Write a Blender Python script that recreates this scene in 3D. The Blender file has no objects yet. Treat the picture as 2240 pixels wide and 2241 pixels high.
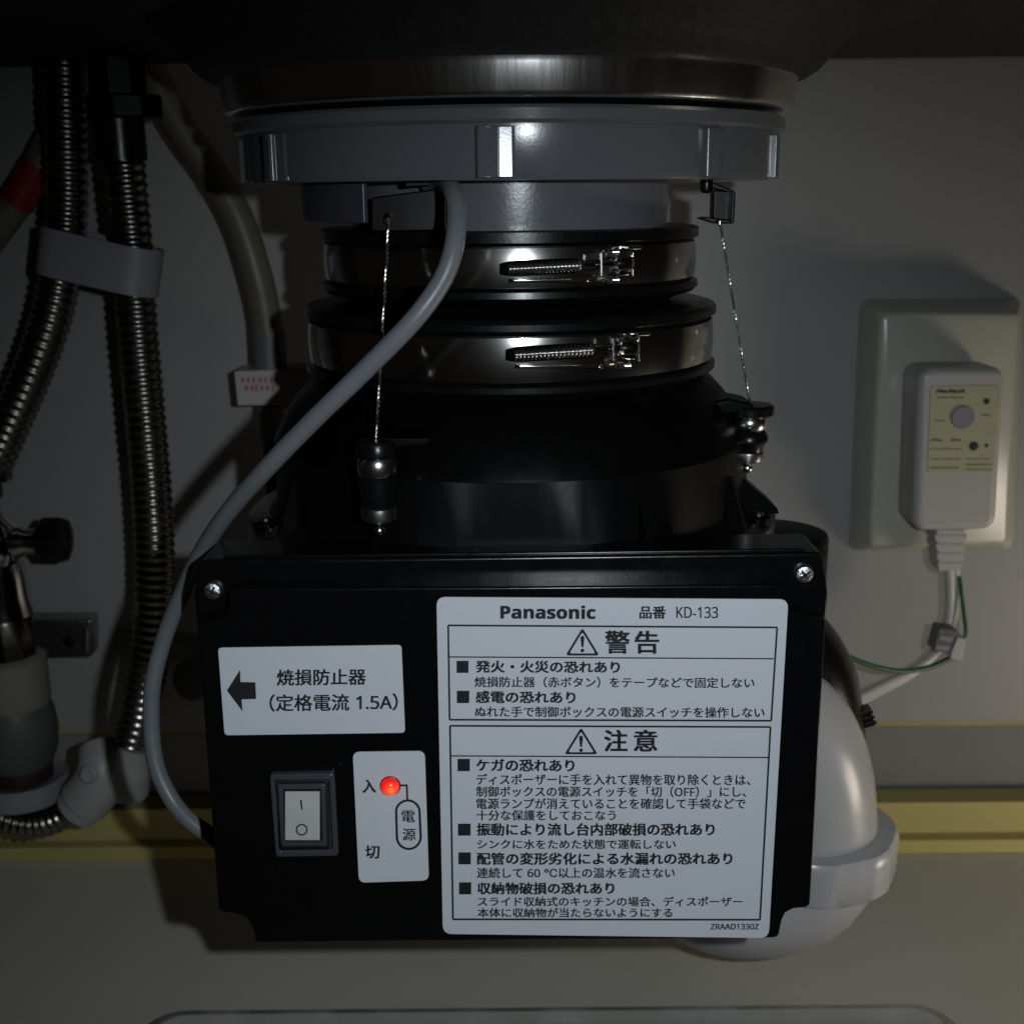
import bpy, bmesh, math, random
from mathutils import Vector, Matrix
random.seed(7)
sc = bpy.context.scene
C = sc.collection

# ------------------------------------------------------------------ camera
F, D = 2675.0, 0.45                 # focal length in photo pixels, camera to disposer axis
PITCH, ROLL = math.radians(14.5), math.radians(0.5)
cam = bpy.data.cameras.new('camera')
camo = bpy.data.objects.new('camera', cam); C.objects.link(camo)
camo.location = (0, -D, 0)
camo.rotation_euler = (Matrix.Rotation(math.pi/2 - PITCH, 4, 'X') @ Matrix.Rotation(-ROLL, 4, 'Z')).to_euler()
cam.sensor_width = 36; cam.lens = 36*F/2240
cam.clip_start = 0.01; cam.clip_end = 50
cam.dof.use_dof = True; cam.dof.focus_distance = 0.385; cam.dof.aperture_fstop = 17
sc.camera = camo

# ------------------------------------------------------------------ light
w = bpy.data.worlds.new('World'); sc.world = w; w.use_nodes = True
bg = w.node_tree.nodes['Background']
bg.inputs[0].default_value = (1.0, 0.82, 0.6, 1); bg.inputs[1].default_value = 0.0035

def aim(o, target):
    o.rotation_euler = (Vector(target) - o.location).to_track_quat('-Z', 'Y').to_euler()
L = bpy.data.lights.new('phone_torch', 'SPOT')          # the phone's own torch, right beside the lens
L.energy = 2.95; L.color = (0.86, 0.94, 1.0); L.shadow_soft_size = 0.004
L.spot_size = math.radians(83); L.spot_blend = 1.0
lo = bpy.data.objects.new('phone_torch', L); C.objects.link(lo)
lo.location = (0.05, -0.45, 0.012); aim(lo, (0.022, 0.0, -0.215))
L = bpy.data.lights.new('bounce_fill', 'AREA')            # added low fill standing in for warm bounce off the cabinet floor
L.energy = 0.46; L.color = (1.0, 0.88, 0.73); L.shape = 'DISK'; L.size = 0.12
lo2 = bpy.data.objects.new('bounce_fill', L); C.objects.link(lo2)
lo2.location = (0.48, -0.075, -0.315); aim(lo2, (0.13, 0.165, -0.29))

sc.view_settings.view_transform = 'Standard'; sc.view_settings.look = 'None'
sc.view_settings.gamma = 1; sc.view_settings.exposure = 0; sc.view_settings.use_curve_mapping = False
sc.render.engine = 'CYCLES'
sc.cycles.use_denoising = True
sc.cycles.max_bounces = 8; sc.cycles.caustics_reflective = False; sc.cycles.caustics_refractive = False

# ------------------------------------------------------------------ helpers
cp, sp = math.cos(PITCH), math.sin(PITCH)
cr, sr = math.cos(ROLL), math.sin(ROLL)
def at(u, v, d):
    """world point seen at photo pixel (u, v) on the upright plane d metres in front of the lens"""
    du, dv = u - 1120, v - 1120
    lu, lv = (du*cr - dv*sr)/F, (du*sr + dv*cr)/F
    fy, fz = cp - lv*sp, -sp - lv*cp
    return Vector((lu*d/fy, d - D, fz*d/fy))
def px(p, d, v=1120):               # pixels to metres at distance d, row v
    return (at(1120+p, v, d) - at(1120, v, d)).length
def zat(v, d): return at(1115, v, d).z
def oncyl(u, v, r, off=0.0):        # point on the upright cylinder of radius r round the axis
    d = D - r
    for _ in range(12):
        x = at(u, v, d).x
        d = D - math.sqrt(max(r*r - x*x, 1e-8)) - off
    return at(u, v, d)
def floorpt(u, v, z):               # point seen at (u, v) on the level plane z
    p = at(u, v, 1.0); return Vector((p.x*z/p.z, z/p.z - D, z))

WL = {}                              # world location of every object
def link(name, verts, faces, mat, parent=None, smooth=True, angle=35, bevel=0, bseg=2, solid=0):
    verts = [Vector(v) for v in verts]
    n = len(verts)
    lo_ = Vector((sum(v.x for v in verts)/n, sum(v.y for v in verts)/n, min(v.z for v in verts)))
    me = bpy.data.meshes.new(name)
    me.from_pydata([v - lo_ for v in verts], [], faces)
    bm = bmesh.new(); bm.from_mesh(me); bmesh.ops.recalc_face_normals(bm, faces=bm.faces); bm.to_mesh(me); bm.free()
    if smooth:
        me.shade_smooth(); me.set_sharp_from_angle(angle=math.radians(angle))
    if mat: me.materials.append(mat)
    o = bpy.data.objects.new(name, me); C.objects.link(o)
    WL[o] = lo_
    if parent:
        o.parent = parent; o.location = lo_ - WL[parent]
    else:
        o.location = lo_
    if solid:
        s = o.modifiers.new('solid', 'SOLIDIFY'); s.thickness = solid; s.offset = 0
    if bevel:
        b = o.modifiers.new('bevel', 'BEVEL'); b.width = bevel; b.segments = bseg; b.limit_method = 'ANGLE'
        b.angle_limit = math.radians(40); b.harden_normals = smooth
    return o
def tag(o, label, cat=None, group=None):
    o['label'] = label
    if cat: o['category'] = cat
    if group: o['group'] = group
    return o
def thing(name, loc, label, cat, group=None):
    o = bpy.data.objects.new(name, None); C.objects.link(o); o.empty_display_size = 0.01
    o.location = loc; WL[o] = Vector(loc)
    return tag(o, label, cat, group)
def struct(o): o['kind'] = 'structure'; return o

class MB:
    def __init__(s): s.v = []; s.f = []
    def add(s, v, f):
        k = len(s.v); s.v += [Vector(p) for p in v]; s.f += [tuple(i+k for i in q) for q in f]; return s
    def box(s, c, size, M=None):
        c = Vector(c); M = M or Matrix.Identity(3); hx, hy, hz = (a/2 for a in size)
        P = [c + M @ Vector((x*hx, y*hy, z*hz)) for x in (-1,1) for y in (-1,1) for z in (-1,1)]
        return s.add(P, [(0,1,3,2),(4,6,7,5),(0,4,5,1),(2,3,7,6),(0,2,6,4),(1,5,7,3)])
    def rings(s, rings, cap=True, closed=False):
        n = len(rings[0]); k = len(s.v)
        for r in rings: s.v += [Vector(p) for p in r]
        m = len(rings)
        for i in range(m if closed else m-1):
            a, b = k+i*n, k+((i+1) % m)*n
            for j in range(n):
                s.f.append((a+j, a+(j+1) % n, b+(j+1) % n, b+j))
        if cap and not closed:
            s.f.append(tuple(k+j for j in reversed(range(n)))); s.f.append(tuple(k+(m-1)*n+j for j in range(n)))
        return s
    def lathe(s, prof, seg=48, c=(0,0,0), axis=(0,0,1), cap=True, closed=False, wob=None):
        q = Vector((0,0,1)).rotation_difference(Vector(axis).normalized()); c = Vector(c)
        R = []
        for r, z in prof:
            ring = []
            for i in range(seg):
                a = 2*math.pi*i/seg
                rr = r if wob is None else wob(r, z, a)
                ring.append(c + q @ Vector((rr*math.cos(a), rr*math.sin(a), z)))
            R.append(ring)
        return s.rings(R, cap, closed)
    def tube(s, path, rad, seg=16, cap=True):
        path = [Vector(p) for p in path]; n = len(path)
        t = [(path[min(i+1,n-1)] - path[max(i-1,0)]).normalized() for i in range(n)]
        up = Vector((0,1,0)) if abs(t[0].y) < .9 else Vector((1,0,0))
        nrm = (up - t[0]*up.dot(t[0])).normalized(); R = []
        for i in range(n):
            if i: nrm = (nrm - t[i]*nrm.dot(t[i])).normalized()
            b = t[i].cross(nrm); r = rad(i/(n-1)) if callable(rad) else (rad[i] if isinstance(rad, (list,tuple)) else rad)
            R.append([path[i] + (nrm*math.cos(2*math.pi*j/seg) + b*math.sin(2*math.pi*j/seg))*r for j in range(seg)])
        return s.rings(R, cap)
    def prism(s, outline, d0, d1):  # outline in photo pixels on plane d0, pushed straight back to d1
        P = [at(u, v, d0) for u, v in outline]; n = len(P); dy = Vector((0, d1-d0, 0))
        return s.add(P + [p + dy for p in P], [tuple(range(n)), tuple(range(2*n-1, n-1, -1))] +
                     [(i, i+n, (i+1) % n + n, (i+1) % n) for i in range(n)])
    def build(s, name, mat, parent=None, **k): return link(name, s.v, s.f, mat, parent, **k)

def spline(pts, step=0.004):
    """Catmull-Rom through pts, resampled at equal steps"""
    P = [Vector(p) for p in pts]; P = [2*P[0]-P[1]] + P + [2*P[-1]-P[-2]]; out = []
    for i in range(1, len(P)-2):
        for k in range(40):
            t = k/40; a, b, c, d = P[i-1:i+3]
            out.append(0.5*((2*b) + (c-a)*t + (2*a-5*b+4*c-d)*t*t + (3*b-a-3*c+d)*t**3))
    out.append(P[-2]); res = [out[0]]; acc = 0
    tot = sum((out[i+1]-out[i]).length for i in range(len(out)-1)); n = max(4, round(tot/step)); st = tot/n
    want = st
    for i in range(len(out)-1):
        l = (out[i+1]-out[i]).length
        while acc + l >= want - 1e-9 and len(res) < n:
            res.append(out[i].lerp(out[i+1], (want-acc)/l)); want += st
        acc += l
    res.append(out[-1]); return res
def pxpath(pts, step=0.004): return spline([at(*p) for p in pts], step)
def rrect(u0, v0, u1, v1, r, n=5, sk=(0,0,0,0)):
    """rounded rectangle; sk shifts TL, TR, BR, BL corners in u"""
    out = []
    for (cu, cv, a0, k) in ((u0+r, v0+r, 180, 0), (u1-r, v0+r, 270, 1), (u1-r, v1-r, 0, 2), (u0+r, v1-r, 90, 3)):
        for i in range(n+1):
            a = math.radians(a0 + 90*i/n); out.append((cu + r*math.cos(a), cv + r*math.sin(a)))
    return out
def quadround(q, r, n=5):
    """rounded quad from four corner pixels"""
    out = []; m = len(q)
    for i in range(m):
        p, c, nx = Vector(q[i-1]), Vector(q[i]), Vector(q[(i+1) % m])
        a = c + (p-c).normalized()*r; b = c + (nx-c).normalized()*r
        for k in range(n+1):
            t = k/n; out.append(tuple(a*(1-t)**2 + c*2*t*(1-t) + b*t*t))
    return out

# ------------------------------------------------------------------ materials
def mat(name, col, rough=0.5, metal=0.0, var=0.06, scale=60, bump=0.0, bscale=300, rvar=0.1, spec=0.5, stretch=(1,1,1), col2=None, coat=0, alpha=1, sss=0, dust=0, dustcol=(.05,.05,.05), dscale=700):
    m = bpy.data.materials.new(name); m.use_nodes = True; nt = m.node_tree; N = nt.nodes; K = nt.links
    b = N['Principled BSDF']; b.inputs['Metallic'].default_value = metal
    b.inputs['Specular IOR Level'].default_value = spec; b.inputs['Coat Weight'].default_value = coat; b.inputs['Coat Roughness'].default_value = 0.1
    tc = N.new('ShaderNodeTexCoord'); mp = N.new('ShaderNodeMapping'); mp.inputs['Scale'].default_value = stretch
    K.new(tc.outputs['Object'], mp.inputs[0])
    n1 = N.new('ShaderNodeTexNoise'); n1.inputs['Scale'].default_value = scale; n1.inputs['Detail'].default_value = 6
    K.new(mp.outputs[0], n1.inputs['Vector'])
    mx = N.new('ShaderNodeMix'); mx.data_type = 'RGBA'
    a = [max(0, c*(1-var)) for c in col]; z = list(col2) if col2 else [min(1, c*(1+var)) for c in col]
    mx.inputs['A'].default_value = (*a, 1); mx.inputs['B'].default_value = (*z, 1)
    K.new(n1.outputs['Fac'], mx.inputs['Factor']); K.new(mx.outputs['Result'], b.inputs['Base Color'])
    rm = N.new('ShaderNodeMapRange'); rm.inputs['To Min'].default_value = max(0.02, rough-rvar); rm.inputs['To Max'].default_value = min(1, rough+rvar)
    n2 = N.new('ShaderNodeTexNoise'); n2.inputs['Scale'].default_value = scale*2.7; n2.inputs['Detail'].default_value = 4
    K.new(mp.outputs[0], n2.inputs['Vector']); K.new(n2.outputs['Fac'], rm.inputs['Value']); K.new(rm.outputs[0], b.inputs['Roughness'])
    if bump:
        n3 = N.new('ShaderNodeTexNoise'); n3.inputs['Scale'].default_value = bscale; n3.inputs['Detail'].default_value = 3
        K.new(mp.outputs[0], n3.inputs['Vector'])
        bp = N.new('ShaderNodeBump'); bp.inputs['Strength'].default_value = bump; bp.inputs['Distance'].default_value = 0.0006
        K.new(n3.outputs['Fac'], bp.inputs['Height']); K.new(bp.outputs[0], b.inputs['Normal'])
    if dust:
        vo = N.new('ShaderNodeTexVoronoi'); vo.inputs['Scale'].default_value = dscale; K.new(tc.outputs['Object'], vo.inputs['Vector'])
        cm = N.new('ShaderNodeMath'); cm.operation = 'LESS_THAN'; cm.inputs[1].default_value = .20; K.new(vo.outputs['Distance'], cm.inputs[0])
        sp_ = N.new('ShaderNodeSeparateColor'); K.new(vo.outputs['Color'], sp_.inputs[0])
        c2 = N.new('ShaderNodeMath'); c2.operation = 'LESS_THAN'; c2.inputs[1].default_value = dust; K.new(sp_.outputs[0], c2.inputs[0])
        n4 = N.new('ShaderNodeTexNoise'); n4.inputs['Scale'].default_value = 22; K.new(tc.outputs['Object'], n4.inputs['Vector'])
        m4 = N.new('ShaderNodeMath'); m4.operation = 'MULTIPLY'; K.new(cm.outputs[0], m4.inputs[0]); K.new(c2.outputs[0], m4.inputs[1])
        m5 = N.new('ShaderNodeMath'); m5.operation = 'MULTIPLY'; K.new(m4.outputs[0], m5.inputs[0]); K.new(n4.outputs['Fac'], m5.inputs[1])
        mx2 = N.new('ShaderNodeMix'); mx2.data_type = 'RGBA'; mx2.inputs['B'].default_value = (*dustcol, 1)
        K.new(m5.outputs[0], mx2.inputs['Factor']); K.new(mx.outputs['Result'], mx2.inputs['A']); K.new(mx2.outputs['Result'], b.inputs['Base Color'])
    if sss: b.inputs['Subsurface Weight'].default_value = sss; b.inputs['Subsurface Radius'].default_value = (.004,.004,.004)
    if alpha < 1: b.inputs['Alpha'].default_value = alpha
    return m
M = dict(
  wall   = mat('panel white', (0.305,0.306,0.298), 0.40, var=.06, scale=9, bump=.07, bscale=900, spec=.4),
  floor  = mat('floor panel', (0.60,0.575,0.50), 0.45, var=.09, scale=11, dust=.012, dustcol=(.16,.15,.12), dscale=60, bump=.06, bscale=800, spec=.35),
  recess = mat('grey backing', (0.19,0.19,0.18), 0.8, var=.12, scale=40, bump=.2, bscale=400),
  wood   = mat('yellow plywood', (0.46,0.40,0.15), 0.65, var=.15, scale=30, bump=.2, bscale=300, stretch=(.15,3,3)),
  edge   = mat('panel edge', (0.33,0.29,0.12), 0.7, var=.15, scale=200),
  sinkd  = mat('sound deadening', (0.011,0.011,0.0115), 0.62, var=.35, scale=150, bump=.5, bscale=350, spec=.3),
  steel  = mat('brushed steel', (0.86,0.845,0.82), 0.20, 1, var=.08, scale=60, bump=.10, bscale=500, stretch=(1,1,.06), rvar=.05),
  band   = mat('clamp steel', (0.70,0.69,0.67), 0.15, 1, var=.04, scale=40, bump=.012, bscale=200, rvar=.02),
  chrome = mat('chrome', (0.62,0.62,0.62), 0.1, 1, var=.05, rvar=.05),
  dchrome= mat('dull steel', (0.11,0.105,0.10), 0.20, 1, var=.1, rvar=.06),
  screwm = mat('zinc screw', (0.80,0.85,0.92), 0.33, 1, var=.1, scale=900, bump=.5, bscale=1500, rvar=.1),
  hose   = mat('corrugated steel', (0.24,0.23,0.21), 0.27, 1, var=.3, scale=30, rvar=.12),
  void   = mat('dark slot', (0.003,0.003,0.003), 0.9, var=.2, spec=.05),
  dsteel = mat('dark steel', (0.018,0.017,0.017), 0.30, 1, var=.15, rvar=.06),
  sred   = mat('shaded red ring', (0.040,0.012,0.010), 0.5, var=.1),  # red darkened in the colour for the shade round this ring
  gusset = mat('slate plastic', (0.055,0.060,0.074), 0.3, var=.05),
  dull   = mat('dull black housing', (0.0022,0.0022,0.0025), 0.36, var=.2, spec=.10),
  grey   = mat('grey plastic', (0.108,0.116,0.127), 0.2, var=.05, scale=50, bump=.03, bscale=1200, rvar=.05),
  neck   = mat('grey moulded neck', (0.128,0.137,0.153), 0.24, var=.05, scale=60, bump=.06, bscale=900),
  clip   = mat('grey clip plastic', (0.24,0.25,0.265), 0.5, var=.05),
  black  = mat('black plastic', (0.0042,0.0042,0.0048), 0.22, var=.2, scale=80, bump=.05, bscale=1500, rvar=.09, spec=.4),
  satin  = mat('satin black housing', (0.0030,0.0030,0.0034), 0.42, var=.2, scale=80, bump=.08, bscale=1800, rvar=.06, spec=.14),
  rubber = mat('black rubber', (0.0050,0.0050,0.0054), 0.27, var=.25, scale=120, bump=.04, bscale=800, rvar=.06, spec=.35),
  label  = mat('white label', (0.70,0.735,0.79), 0.42, var=.02, scale=70, bump=.03, bscale=900, spec=.35),
  ink    = mat('black ink', (0.018,0.019,0.022), 0.5, var=.3, scale=400),
  cable  = mat('grey cable sheath', (0.185,0.20,0.215), 0.38, var=.05, scale=100, bump=.05, bscale=900),
  wire   = mat('steel wire', (0.55,0.55,0.52), 0.28, 1, var=.15, scale=900),
  beige  = mat('beige hose', (0.135,0.12,0.085), 0.45, var=.1, scale=60),
  beigef = mat('beige fitting', (0.23,0.21,0.17), 0.5, var=.06),
  red    = mat('red band', (0.22,0.006,0.010), 0.45, var=.1),
  redink = mat('red ink', (0.42,0.04,0.06), 0.5, var=.2, scale=500),
  green  = mat('green cap', (0.075,0.095,0.080), 0.55, var=.08),
  greenw = mat('green wire sheath', (0.006,0.085,0.028), 0.4, var=.1),
  white  = mat('white pvc', (0.50,0.50,0.505), 0.27, var=.02, scale=40, rvar=.04, sss=.1),
  dwhite = mat('muted white plastic', (0.36,0.36,0.35), 0.42, var=.08, scale=60),  # darker and rougher white than the drain pvc
  strap  = mat('galvanised strap', (0.34,0.34,0.33), 0.33, 1, var=.2, scale=120, rvar=.1),
  sleeve = mat('polished sleeve', (0.75,0.74,0.72), 0.22, 1, var=.05, rvar=.04),
  ivory  = mat('ivory plate', (0.47,0.47,0.40), 0.25, var=.03, rvar=.05),
  plug   = mat('white plug', (0.46,0.445,0.43), 0.38, var=.03),
  plabel = mat('yellowed label', (0.43,0.42,0.27), 0.45, var=.06, scale=90),
  pink   = mat('faded print', (0.13,0.12,0.06), 0.6, var=.3, scale=600),
  cord   = mat('pale cord', (0.50,0.49,0.46), 0.35, var=.05),
  lav    = mat('grey button', (0.26,0.25,0.28), 0.35, var=.05),
  dgrey  = mat('grey connector', (0.12,0.12,0.12), 0.45, var=.1),
  brass  = mat('brass', (0.09,0.082,0.06), 0.3, 1, var=.1),
  boot   = mat('clear switch boot', (0.060,0.064,0.078), 0.25, var=.1, scale=90, rvar=.08),
  rocker = mat('ivory rocker', (0.66,0.67,0.63), 0.4, var=.02),
)
def clear_mat():
    m = bpy.data.materials.new('clear acrylic'); m.use_nodes = True; nt = m.node_tree; N = nt.nodes; K = nt.links
    N.remove(N['Principled BSDF']); out = N['Material Output']
    t = N.new('ShaderNodeBsdfTransparent'); t.inputs[0].default_value = (.98,.985,.985,1)
    g = N.new('ShaderNodeBsdfGlossy'); g.inputs['Roughness'].default_value = .12
    df = N.new('ShaderNodeBsdfDiffuse'); df.inputs[0].default_value = (.62,.65,.66,1)
    n = N.new('ShaderNodeTexNoise'); n.inputs['Scale'].default_value = 45; n.inputs['Detail'].default_value = 8
    tc = N.new('ShaderNodeTexCoord'); K.new(tc.outputs['Object'], n.inputs['Vector'])
    r = N.new('ShaderNodeMapRange'); r.inputs['From Min'].default_value = .45; r.inputs['From Max'].default_value = .75; r.inputs['To Min'].default_value = .16; r.inputs['To Max'].default_value = .5
    K.new(n.outputs['Fac'], r.inputs[0])
    fr = N.new('ShaderNodeFresnel'); m1 = N.new('ShaderNodeMixShader'); m2 = N.new('ShaderNodeMixShader')
    K.new(r.outputs[0], m1.inputs[0]); K.new(t.outputs[0], m1.inputs[1]); K.new(df.outputs[0], m1.inputs[2])
    K.new(fr.outputs[0], m2.inputs[0]); K.new(m1.outputs[0], m2.inputs[1]); K.new(g.outputs[0], m2.inputs[2])
    bp = N.new('ShaderNodeBump'); bp.inputs['Strength'].default_value = .35; bp.inputs['Distance'].default_value = .0008
    K.new(n.outputs['Fac'], bp.inputs['Height']); K.new(bp.outputs[0], g.inputs['Normal'])
    K.new(m2.outputs[0], out.inputs[0]); return m
M['clear'] = clear_mat()
def lamp_mat():
    m = bpy.data.materials.new('lit red lens'); m.use_nodes = True; nt = m.node_tree; N = nt.nodes; K = nt.links
    b = N['Principled BSDF']; b.inputs['Base Color'].default_value = (.5,.01,.005,1); b.inputs['Roughness'].default_value = .2
    # the lit die sits a little to one side inside the lens
    tc = N.new('ShaderNodeTexCoord'); v = N.new('ShaderNodeVectorMath'); v.operation = 'DISTANCE'; v.inputs[1].default_value = (0.0007, -0.002, 0.0026)
    K.new(tc.outputs['Object'], v.inputs[0])
    r = N.new('ShaderNodeValToRGB'); e = r.color_ramp.elements
    e[0].position = 0.0; e[0].color = (1.0,.26,.05,1); e[1].position = 1; e[1].color = (.38,.004,.004,1)
    k = r.color_ramp.elements.new(.5); k.color = (1.0,.045,.02,1)
    mr = N.new('ShaderNodeMapRange'); mr.inputs['From Max'].default_value = .0036
    K.new(v.outputs['Value'], mr.inputs[0]); K.new(mr.outputs[0], r.inputs[0]); K.new(r.outputs[0], b.inputs['Emission Color'])
    b.inputs['Emission Strength'].default_value = 1.35; return m
M['lamp'] = lamp_mat()
def boot_mat():
    m = bpy.data.materials.new('clear silicone'); m.use_nodes = True; nt = m.node_tree; N = nt.nodes; K = nt.links
    N.remove(N['Principled BSDF']); t = N.new('ShaderNodeBsdfTransparent'); t.inputs[0].default_value = (.97,.97,.975,1)
    g = N.new('ShaderNodeBsdfGlossy'); g.inputs['Roughness'].default_value = .13; df = N.new('ShaderNodeBsdfDiffuse'); df.inputs[0].default_value = (.45,.47,.52,1)
    n = N.new('ShaderNodeTexNoise'); n.inputs['Scale'].default_value = 120; r = N.new('ShaderNodeMapRange'); r.inputs['To Min'].default_value = .015; r.inputs['To Max'].default_value = .05
    K.new(n.outputs['Fac'], r.inputs[0]); a = N.new('ShaderNodeMixShader'); b = N.new('ShaderNodeMixShader'); f = N.new('ShaderNodeFresnel'); f.inputs[0].default_value = 1.4
    K.new(r.outputs[0], a.inputs[0]); K.new(t.outputs[0], a.inputs[1]); K.new(df.outputs[0], a.inputs[2])
    K.new(f.outputs[0], b.inputs[0]); K.new(a.outputs[0], b.inputs[1]); K.new(g.outputs[0], b.inputs[2]); K.new(b.outputs[0], N['Material Output'].inputs[0]); return m
M['silicone'] = boot_mat()

# ------------------------------------------------------------------ lettering
SP = bpy.data.curves.new('lettering_source', 'FONT'); SPO = bpy.data.objects.new('lettering_source', SP)
C.objects.link(SPO)
def sans(t, heavy):
    o = ''
    for c in t:
        if 'A' <= c <= 'Z': o += chr((0x1D5D4 if heavy else 0x1D5A0) + ord(c) - 65)
        elif 'a' <= c <= 'z': o += chr((0x1D5EE if heavy else 0x1D5BA) + ord(c) - 97)
        elif '0' <= c <= '9': o += chr((0x1D7EC if heavy else 0x1D7E2) + ord(c) - 48)
        else: o += c
    return o
def text(s, rect, d, mat_, parent, bold=0.0, slope=0.0, heavy=False, name='lettering'):
    """flat print filling the pixel rectangle u0, v0, u1, v1 on plane d; bold = overprint spread in pixels"""
    SP.body = sans(s, heavy); SP.size = 1; SP.resolution_u = 3
    SP.dimensions = '2D'; SP.fill_mode = 'BOTH'
    bpy.context.view_layer.update()
    me = bpy.data.meshes.new_from_object(SPO.evaluated_get(bpy.context.evaluated_depsgraph_get()))
    vs = [v.co.copy() for v in me.vertices]; fs = [tuple(p.vertices) for p in me.polygons]
    bpy.data.meshes.remove(me)
    if not vs: return None
    x0, x1 = min(v.x for v in vs), max(v.x for v in vs); y0, y1 = min(v.y for v in vs), max(v.y for v in vs)
    u0, v0, u1, v1 = rect; mb = MB()
    u0 += bold; u1 -= bold; v0 += bold*.6; v1 -= bold*.6
    sh = [(0, 0)] if not bold else [(-bold, -bold*.6), (bold, bold*.6), (-bold, bold*.6), (bold, -bold*.6), (0, 0)]
    for k, (a, b) in enumerate(sh):
        P = []
        for v in vs:
            u = u0 + (v.x-x0)/(x1-x0)*(u1-u0) + a; t = v1 - (v.y-y0)/(y1-y0)*(v1-v0) + b
            P.append(at(u, t + slope*(u-u0), d - k*.000012))
        mb.add(P, fs)
    return link(name, mb.v, mb.f, mat_, parent, smooth=False)
def strip(mb, a, b, wd, d):         # printed rule between two pixels
    a, b = Vector(a), Vector(b); n = Vector((-(b-a).y, (b-a).x)).normalized()*wd/2
    return mb.add([at(*q, d) for q in (a+n, b+n, b-n, a-n)], [(0,1,2,3)])

# ================================================================== SETTING
DW = 0.615; YW = DW - D             # back wall
FZ = zat(1876, DW-0.0125)            # cabinet floor level
wb = zat(1588, DW)
struct(MB().box((0, YW+0.008, (wb+0.30)/2), (1.7, 0.016, 0.30-wb)).build('wall', M['wall'], bevel=.0008))
struct(MB().box((0, YW+0.0085, wb-0.0013), (1.7, 0.015, 0.0026)).build('wall_edge', M['edge']))
struct(MB().box((0, YW+0.0225, -0.25), (1.7, 0.010, 0.5)).build('wall_recess', M['recess']))
struct(MB().box((0, YW-0.36, FZ-0.009), (1.7, 0.72, 0.018)).build('floor', M['floor']))
# yellow timber batten lying behind the floor board
bz = zat(1764, DW-.004)
bt = thing('wooden_batten', (0, YW+0.005, FZ), 'yellow timber batten running along the foot of the back wall', 'batten')
MB().box((0, YW+0.0045, (FZ+bz)/2+.0002), (1.68, 0.017, bz-FZ-.0004)).build('upper_rail', M['wood'], bt, bevel=.001)
MB().box((0, YW-0.0085, FZ+.0042), (1.68, 0.008, .008)).build('lower_strip', M['wood'], bt, bevel=.0006)

# ================================================================== SINK
sk = thing('sink', (0, -.02, .02), 'stainless steel sink underside with brushed drain collar above the grey ring', 'sink')
zr = zat(222, D-.096)
zc = zat(120, D-.0985)
prof = [(.060, zr+.001), (.0955, zr+.001), (.0970, zr+.0018), (.0976, zr+.0030), (.0981, zc-.0014), (.0985, zc)]
MB().lathe(prof, 128, cap=False).build('drain_collar', M['steel'], sk)
prof = [(.0985, zc), (.1020, zc+.0010), (.1060, zc+.0036), (.1085, zc+.0066), (.1110, zc+.0095), (.120, zr+.0300), (.14, zr+.0325)]
MB().lathe(prof, 128, cap=False).build('drain_shoulder', M['sinkd'], sk)
zs = zr+.0325
def rr3(hx, hy0, hy1, r, z, n=8):
    out = []
    for cx, cy, a0 in ((hx-r, hy1-r, 0), (-hx+r, hy1-r, 90), (-hx+r, hy0+r, 180), (hx-r, hy0+r, 270)):
        for i in range(n+1):
            a = math.radians(a0+90*i/n); out.append((cx+r*math.cos(a), cy+r*math.sin(a), z))
    return out
mb = MB(); R = []
for k in range(7):
    a = math.radians(90*k/6); ins = .03*(1-math.sin(a)); R.append(rr3(.62-ins, -.30+ins, .152-ins, .07, zs+.03*(1-math.cos(a))))
R.append(rr3(.62, -.30, .152, .07, zs+.19))
mb.rings(R, cap=False)
n = len(R[0]); seg = 96              # bowl floor, open round the drain
inner = [Vector((.1395*math.cos(2*math.pi*i/seg), .1395*math.sin(2*math.pi*i/seg), zs)) for i in range(seg)]
bm = bmesh.new()
vo = [bm.verts.new(p) for p in R[0]]; vi = [bm.verts.new(p) for p in inner]
ed = [bm.edges.new((vo[i], vo[(i+1) % n])) for i in range(n)] + [bm.edges.new((vi[i], vi[(i+1) % seg])) for i in range(seg)]
bmesh.ops.triangle_fill(bm, edges=ed, use_beauty=True)
bm.verts.index_update()
mb.add([v.co.copy() for v in bm.verts], [tuple(v.index for v in f.verts) for f in bm.faces]); bm.free()
mb.build('bowl', M['sinkd'], sk)

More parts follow.
